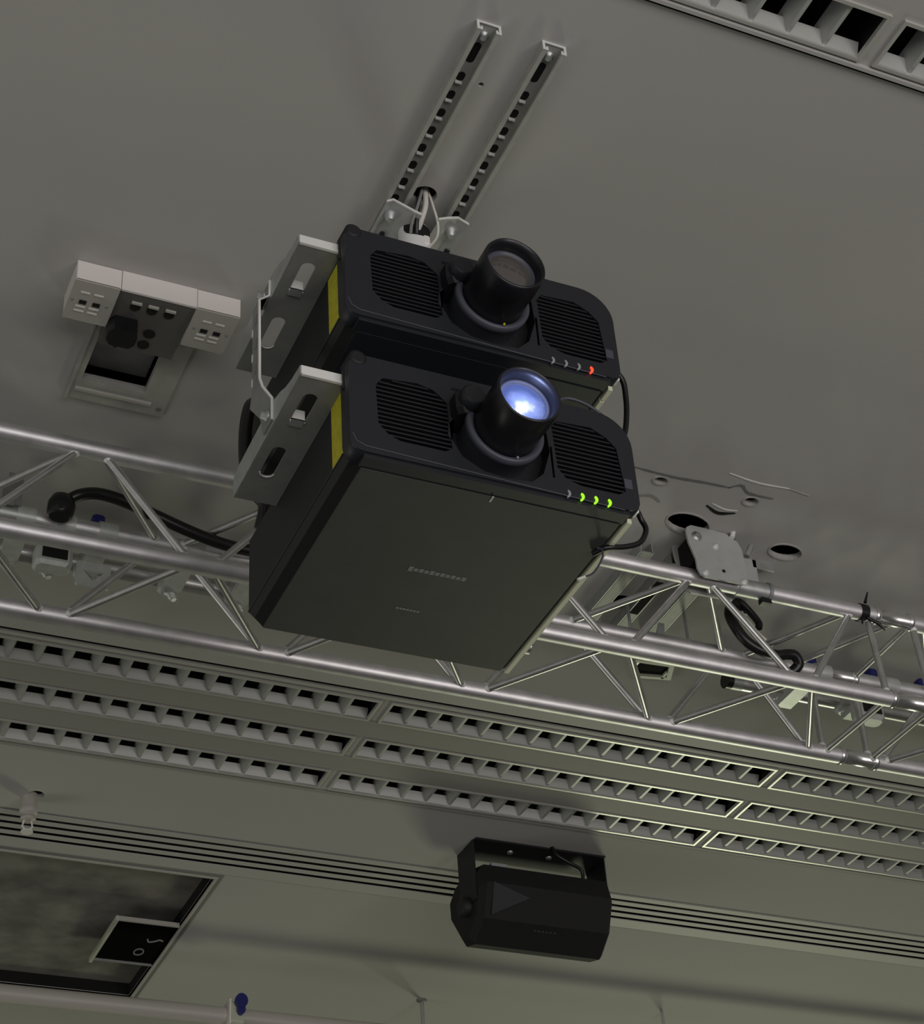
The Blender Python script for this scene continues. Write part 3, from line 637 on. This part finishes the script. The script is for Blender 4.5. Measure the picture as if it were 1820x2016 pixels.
# ------------------------------------------------------------------ lighting pipes behind the truss, with clamps
YP, ZP, RP = 3.20, 3.812, .0195
p1 = thing('lighting_pipe', 'dull steel pipe clamped behind the truss at left, open end right of the projectors', 'pipe', (.6, YP, ZP), 'pipes clamped behind the truss')
MB().tube([(-1.2,YP,ZP-.004),(1.722,YP,ZP+.006)], RP, 20).build('tube', M['alu2'], p1)
MB().tube([(1.7225,YP,ZP+.006),(1.7235,YP,ZP+.006)], RP*.9, 20).build('open_end', M['void'], p1)
p2 = thing('lighting_pipe', 'dull steel pipe clamped behind the truss at right with a black cap', 'pipe', (2.9, YP, ZP+.02), 'pipes clamped behind the truss')
MB().tube([(2.262,YP,ZP+.018),(4.2,YP,ZP+.010)], RP, 20).build('tube', M['alu2'], p2)
MB().tube([(2.248,YP,ZP+.018),(2.263,YP,ZP+.018)], RP+.0015, 20).build('end_cap', M['rubber'], p2)
MB().tube([(2.264,YP,ZP+.018),(2.292,YP,ZP+.018)], RP+.0008, 20).build('sleeve', M['galv'], p2)
def clamp(x, zz, style, lab):
    c = thing('pipe_clamp', lab, 'clamp', (x, 3.11, ZH), 'clamps joining pipe and truss')
    m1 = 'clampm'
    MB().box((x-.020,3.038,ZH+.002),(x+.020,YP-.012,ZH+.018)).build('arm', M['clampm'], c)
    if style != 3: MB().bbox((x-.024,YP-.016,zz-.030),(x+.024,YP+.016,zz+.030),.008).build('saddle', M[m1], c)
    MB().tube([(x-.019,3.02,ZH),(x+.019,3.02,ZH)], RC+.004, 16).build('chord_band', M['clampm'], c)
    MB().tube([(x-.017,YP,zz),(x+.017,YP,zz)], RP+.006, 16).build('pipe_band', M[m1], c)
    MB().lathe((x,YP-.004,zz-.020), (.3,-.2,-1), [(0,.016),(.014,.016),(.017,.011),(.028,.010),(.031,.006)], 12, True).build('wing_bolt', M['clampm'], c)
    if style == 1: MB().bbox((x-.038,3.095,ZH-.044),(x+.038,3.14,ZH+.010),.008).build('socket_box', M['clampm'], c); MB().box((x-.026,3.0935,ZH-.030),(x+.026,3.0965,ZH+.004)).build('socket', M['void'], c)
    if style == 2:
        MB().sheet([rrect(x-.036,ZH-.066,x+.036,ZH-.006,.007,3), [(x-.024,ZH-.026),(x+.024,ZH-.026),(x,ZH-.052)]], XZ, 3.12, 3.126).build('eye_plate', M['clampm'], c)
    return c
clamp(.520, 3.806, 0, 'pipe clamp behind the truss nearest the left image edge with a bright bolt')
clamp(.600, 3.806, 1, 'pipe clamp carrying a grey socket box below the black connector')
clamp(.686, 3.807, 2, 'pipe clamp with a triangular eye plate behind the left truss')
clamp(.868, 3.808, 0, 'pipe clamp midway between the eye plate clamp and the projectors')
clamp(1.015, 3.810, 0, 'pipe clamp half hidden by the left rear corner of the lower projector')
clamp(2.395, 3.830, 0, 'pipe clamp just right of the capped pipe end')
clamp(2.585, 3.828, 1, 'pipe clamp near the right image edge by the truss joint')
for x, lab in ((.672,'small blue knob above the left truss chord beside the black connector'),(2.392,'small blue knob beside the cable end on the right'),(2.565,'small blue knob right of the truss joint brace'),(2.71,'small blue knob at the right image edge behind the truss')):
    kb = MB().bbox((x-.013,3.036,ZH+.022),(x+.013,3.062,ZH+.058),.004).build('clamp_knob', M['blue']); tag(kb, lab, 'knob', 'blue clamp knobs')
    kb2 = MB().box((x-.008,3.036,ZH+.008),(x+.008,3.056,ZH+.022)).build('knob_neck', M['galv'], kb)
# flat bracket on the far left chord
fb = thing('flat_bracket', 'small flat upright steel bracket on the far truss chord at the left edge', 'bracket', (.50, 3.0, ZH))
MB().box((.476,2.994,ZH+.008),(.506,2.998,ZH+.085)).build('plate', M['galv_dark'], fb)
MB().box((.466,2.990,ZH+.002),(.491,2.994,ZH+.055)).build('plate', M['galv_dark'], fb)
MB().tube([(.466,3.02,ZH),(.506,3.02,ZH)], RC+.002, 14).build('band', M['galv'], fb)

# ------------------------------------------------------------------ heavy black cables on the truss
hc = thing('heavy_cable', 'thick black cable arching from a connector on the left truss to the projectors', 'cable', (.6, 2.95, 3.76))
MB().tube(spline([(.588,2.96,3.785),(.613,2.95,3.800),(.650,2.95,3.811),(.700,2.95,3.805),(.760,2.95,3.787),(.834,2.95,3.764),(.900,2.95,3.749),(.965,2.95,3.745),(1.04,2.95,3.755),(1.12,2.96,3.775)],6), .0125, 12).build('lead', M['rubber'], hc)
MB().lathe((.576,2.965,3.745), (.1,-.1,1), [(0,.020),(.006,.026),(.030,.028),(.046,.022),(.052,.010)], 20, True).build('connector', M['rubber'], hc)
MB().lathe((.572,2.937,3.756), (0,-1,.2), [(0,.010),(.004,.009)], 12, True).build('connector_face', M['body'], hc)
hc = thing('heavy_cable', 'thick black cable sagging between the truss hanger and the right truss', 'cable', (2.2, 2.95, 3.76))
MB().tube(spline([(2.160,2.96,3.865),(2.130,2.95,3.862),(2.116,2.95,3.835),(2.126,2.95,3.800),(2.150,2.95,3.766),(2.185,2.95,3.748),(2.225,2.95,3.744),(2.255,2.95,3.752),(2.276,2.95,3.752),(2.288,2.96,3.735),(2.262,2.98,3.715),(2.235,3.00,3.725)],6), .0125, 12).build('lead', M['rubber'], hc)
MB().tube(spline([(2.138,2.95,3.875),(2.150,2.945,3.868),(2.168,2.945,3.850),(2.188,2.945,3.822),(2.186,2.945,3.806)],5), .0085, 10).build('loop', M['rubber'], hc)
MB().box((2.150,2.97,3.86),(2.182,2.99,3.915)).build('plug', M['rubber'], hc)
MB().tube([(2.050,2.925,3.900),(2.105,2.925,3.865)], .006, 8).build('brace_glint', M['whitec'], hc)  # white rod drawn for the bright highlight on a truss brace
MB().tube(spline([(2.138,2.935,3.835),(2.150,2.935,3.815),(2.172,2.935,3.785),(2.192,2.935,3.768)],4), .0042, 8).build('brace_glint', M['whitec'], hc)  # second brace highlight, also drawn as a white rod

# ------------------------------------------------------------------ outlet panel on the ceiling
op = thing('outlet_panel', 'ceiling outlet panel at left with white and dark socket modules over a metal frame', 'outlet', (.65, 2.75, ZC))
zb = ZC-.049; y0, y1 = 2.562, 2.668
MB().sheet([rect(.560,2.64,.768,2.947), rect(.582,2.738,.714,2.885)], XY, ZC-.008, ZC-.001).build('back_frame', M['strut'], op)
MB().box((.575,2.908,ZC-.014),(.735,2.915,ZC-.007)).build('frame_lip', M['cream'], op)
MB().box((.560,2.66,ZC-.013),(.567,2.947,ZC-.007)).build('frame_lip', M['strut'], op)
MB().lathe((.755,2.925,ZC-.008), (0,0,-1), [(0,.006),(.001,.006)], 10, True).build('screw', M['strutin'], op)
MB().box((.582,2.738,ZC+.035),(.714,2.885,ZC+.038)).build('inside', M['galv_dark'], op)
MB().box((.583,2.740,ZC+.0),(.713,2.744,ZC+.035)).build('inside_wall', M['void'], op)
def module(x0, x1, cm, fm):
    bx_ = MB().box((x0,y0,zb+.0015),(x1,y1,ZC)).build('module_box', M[cm], op)
    MB().box((x0+.001,y0-.0015,zb),(x1-.001,y0,ZC-.002)).build('front_face', M[cm], op)
    if fm: MB().box((x0-.001,y0-.0015,zb-.003),(x1-.002,y1+.002,zb+.0015)).build('face_plate', M[fm], bx_)
    return bx_
mods = [module(.492,.578,'white','cream'), module(.728,.815,'white','cream')]
MB().box((.579,y0-.001,zb+.001),(.727,y0+.004,ZC)).build('front_face', M['white'], op)
mm = MB(); mm.add([(.579,y0+.004,zb+.002),(.727,y0+.004,zb+.002),(.727,2.735,zb+.012),(.579,2.735,zb+.012),(.579,y0+.004,ZC),(.727,y0+.004,ZC),(.727,2.735,ZC),(.579,2.735,ZC)],
     [(0,1,2,3),(4,5,6,7),(0,1,5,4),(1,2,6,5),(2,3,7,6),(3,0,4,7)]); cbx = mm.build('centre_box', M['brown'], op)
for i, x in enumerate((.617,.650,.684)):
    MB().lathe((x,2.604,zb+.006), (0,0,-1), [(0,.0105),(.003,.0105)], 16, True).build('round_socket', M['void'], cbx)
    MB().box((x-.010,2.588,zb-.001),(x+.010,2.593,zb+.006)).build('socket_lip', M['cream'], cbx)
MB().lathe((.664,2.672,zb+.010), (0,0,-1), [(0,.012),(.004,.012)], 16, True).build('round_socket', M['void'], cbx)
MB().lathe((.662,2.708,zb+.012), (0,0,-1), [(0,.012),(.004,.012)], 16, True).build('round_socket', M['void'], cbx)
for x0, md in ((.502, mods[0]), (.742, mods[1])):
    for j in range(2):
        x = x0+.015+j*.026
        MB().box((x-.009,2.588,zb-.0045),(x+.009,2.592,zb-.002)).build('socket_lip', M['white'], md)
        MB().box((x-.006,2.612,zb-.0042),(x+.008,2.622,zb-.002)).build('data_socket', M['void'], md)
        MB().box((x-.010,2.628,zb-.0045),(x+.009,2.632,zb-.002)).build('socket_lip', M['white'], md)
        MB().box((x-.010,2.640,zb-.0045),(x+.009,2.644,zb-.002)).build('socket_lip', M['white'], md)
    for x in (x0-.004, x0+.062): MB().lathe((x,2.615,zb-.003), (0,0,-1), [(0,.003),(.001,.003)], 8, True).build('screw', M['galv'], md)
pg = thing('power_plug', 'black plug pushed into the ceiling outlet panel', 'plug', (.606, 2.67, zb))
MB().prism([(.580,2.655),(.588,2.640),(.632,2.640),(.637,2.655),(.637,2.678),(.628,2.690),(.590,2.690),(.580,2.676)], XY, zb-.028, zb+.008).build('plug_body', M['rubber'], pg)
MB().lathe((.606,2.695,zb-.012), (0,1,.1), [(0,.008),(.012,.006)], 10, True).build('cable_entry', M['body'], pg)

# ------------------------------------------------------------------ speaker
sp = thing('loudspeaker', 'black faceted loudspeaker hung from a U bracket on the far ceiling', 'speaker', (2.41, 4.62, 3.9))
pr = [(4.580,3.978),(4.505,3.958),(4.487,3.895),(4.530,3.800),(4.600,3.748),(4.660,3.765),(4.745,3.880),(4.748,3.945),(4.70,3.978)]
xa, xb = 2.205, 2.612
k = MB(); n = len(pr)
def sc_(f, x): 
    cy, cz_ = 4.63, 3.86
    return [(x, cy+(a-cy)*f, cz_+(b-cz_)*f) for a, b in pr]
rings = [sc_(.80, xa-.016), sc_(1, xa), sc_(1, xb), sc_(.86, xb+.012)]
vs = [p for r_ in rings for p in r_]; fs = [list(range(n-1,-1,-1)), list(range(3*n,4*n))]
for j in range(3):
    for i in range(n): fs.append((j*n+i, j*n+(i+1)%n, (j+1)*n+(i+1)%n, (j+1)*n+i))
k.add(vs, fs); k.build('cabinet', M['speaker'], sp)
MB().add([(2.225,4.4855,3.897),(2.225,4.519,3.808),(2.345,4.498,3.865),(2.225,4.520,3.868)], [(0,2,3),(3,2,1),(0,1,2),(0,3,1)]).build('facet', M['speakerf'], sp)
MB().box((2.235,4.515,3.955),(2.285,4.545,3.9735)).build('rating_label', M['ledoff'], sp)
MB().box((2.190,4.515,ZC-.006),(2.625,4.645,ZC)).build('bracket_base', M['body'], sp)
MB().box((2.186,4.530,3.86),(2.190,4.645,ZC)).build('bracket_arm', M['body'], sp)
MB().box((2.625,4.530,3.86),(2.629,4.645,ZC)).build('bracket_arm', M['body'], sp)
for x in (2.325,2.455): MB().lathe((x,4.565,ZC-.006), (0,0,-1), [(0,.010),(.004,.009),(.006,.005)], 12, True).build('screw', M['galv'], sp)
for x in (2.525,2.575): MB().lathe((x,4.52,3.925), (0,-.6,.6), [(-.01,.008),(.022,.008),(.024,.006)], 10, True).build('terminal', M['body'], sp)
MB().lathe((2.175,4.60,3.86), (-1,0,0), [(-.02,.03),(.006,.03),(.012,.022)], 16, True).build('knob', M['body'], sp)
MB().lathe((2.624,4.60,3.86), (1,0,0), [(-.02,.03),(.010,.03),(.016,.022)], 16, True).build('knob', M['body'], sp)
for i in range(6): MB().box((2.370+.013*i,4.5445-.001,3.7815+.004),(2.378+.013*i,4.5455,3.7935)).build('badge_letter', M['cover'], sp)
cable('speaker_cable', [(2.440,4.510,4.052),(2.450,4.500,4.020),(2.490,4.500,4.000),(2.530,4.505,3.985),(2.535,4.512,3.95),(2.528,4.510,3.935)], .0055, M['rubber'], 'black cable from the ceiling into the top of the loudspeaker')

# ------------------------------------------------------------------ sprinkler head
sk = thing('sprinkler_head', 'cream pendant sprinkler head near the left edge above the slotted vent', 'sprinkler', (.905, 4.64, ZC))
MB().lathe((.892,4.662,ZC+.01), (0,0,-1), [(0,.021),(.025,.021),(.045,.024),(.050,.026),(.062,.024),(.064,.016)], 20, True).build('cap', M['cream'], sk)
MB().lathe((.892,4.662,ZC-.052), (0,0,-1), [(0,.018),(.010,.017),(.012,.022),(.018,.022),(.020,.012)], 20, True).build('collar', M['cream'], sk)
for s_ in (-1,1): MB().tube([(.892+s_*.010,4.662,ZC-.070),(.892+s_*.014,4.662,ZC-.090),(.892,4.662,ZC-.106)], .0028, 8).build('frame_arm', M['white'], sk)
MB().lathe((.892,4.662,ZC-.104), (0,0,-1), [(0,.017),(.003,.017)], 16, True).build('deflector', M['white'], sk)

# ------------------------------------------------------------------ pipe along the lower left
yp, zp = 5.575, 3.862
bp = thing('ceiling_pipe', 'long grey pipe hung under the ceiling across the bottom left corner', 'pipe', (1.6, yp, zp))
MB().tube([(-2.0,yp+.012,zp),(4.5,yp-.01,zp)], .030, 24).build('tube', M['cream'], bp)
for x in (-.4, 3.4): MB().tube([(x,yp,zp+.02),(x,yp,ZC)], .005, 8).build('hanger_rod', M['galv'], bp)
pc = thing('pipe_clamp', 'square pipe clamp with a blue oval knob at the bottom edge', 'clamp', (1.79, yp, zp))
MB().sheet([rrect(yp-.042,zp-.036,yp+.042,zp+.040,.01,3), ell(yp,zp,.031,.031,20)], YZ, 1.762, 1.806).build('body', M['palegreen'], pc)
MB().box((1.757,yp-.046,zp-.040),(1.762,yp+.044,zp+.044)).build('side_plate', M['white'], pc)
MB().box((1.766,yp+.0,zp-.041),(1.802,yp+.034,zp-.0362)).build('opening', M['strutin'], pc)
MB().prism(ell(1.793,zp+.036,.021,.024,20), XZ, yp-.062, yp-.047).build('knob', M['blue'], pc)
MB().prism(ell(1.794,zp+.008,.013,.018,14), XZ, yp-.060, yp-.0422).build('knob_stem', M['blue'], pc)
rd = thing('hanging_rod', 'thin steel rod hanging from a small ceiling rose at the bottom edge', 'rod', (2.51, 5.70, ZC))
MB().lathe((2.51,5.70,ZC), (0,0,-1), [(0,.018),(.004,.018),(.008,.008)], 14, True).build('ceiling_rose', M['strutin'], rd)
MB().tube([(2.51,5.70,ZC),(2.51,5.70,3.93),(2.512,5.70,3.75)], [.007,.006,.010], 10).build('rod', M['galv'], rd)

# the truss and all that hangs from it, moved along its lines of sight so the hanger meets the ceiling
KT = 1.0714; CC = Vector((0, 0, 1.5))
for o in list(COL.objects):
    if o.parent is None and o.name.split('.')[0] in ('lighting_truss', 'cable_tie', 'truss_hanger', 'lighting_pipe', 'heavy_cable', 'clamp_knob', 'flat_bracket', 'pipe_clamp') and o.name != pc.name:
        o.location = CC + KT*(o.location - CC); o.scale = (KT, KT, KT)
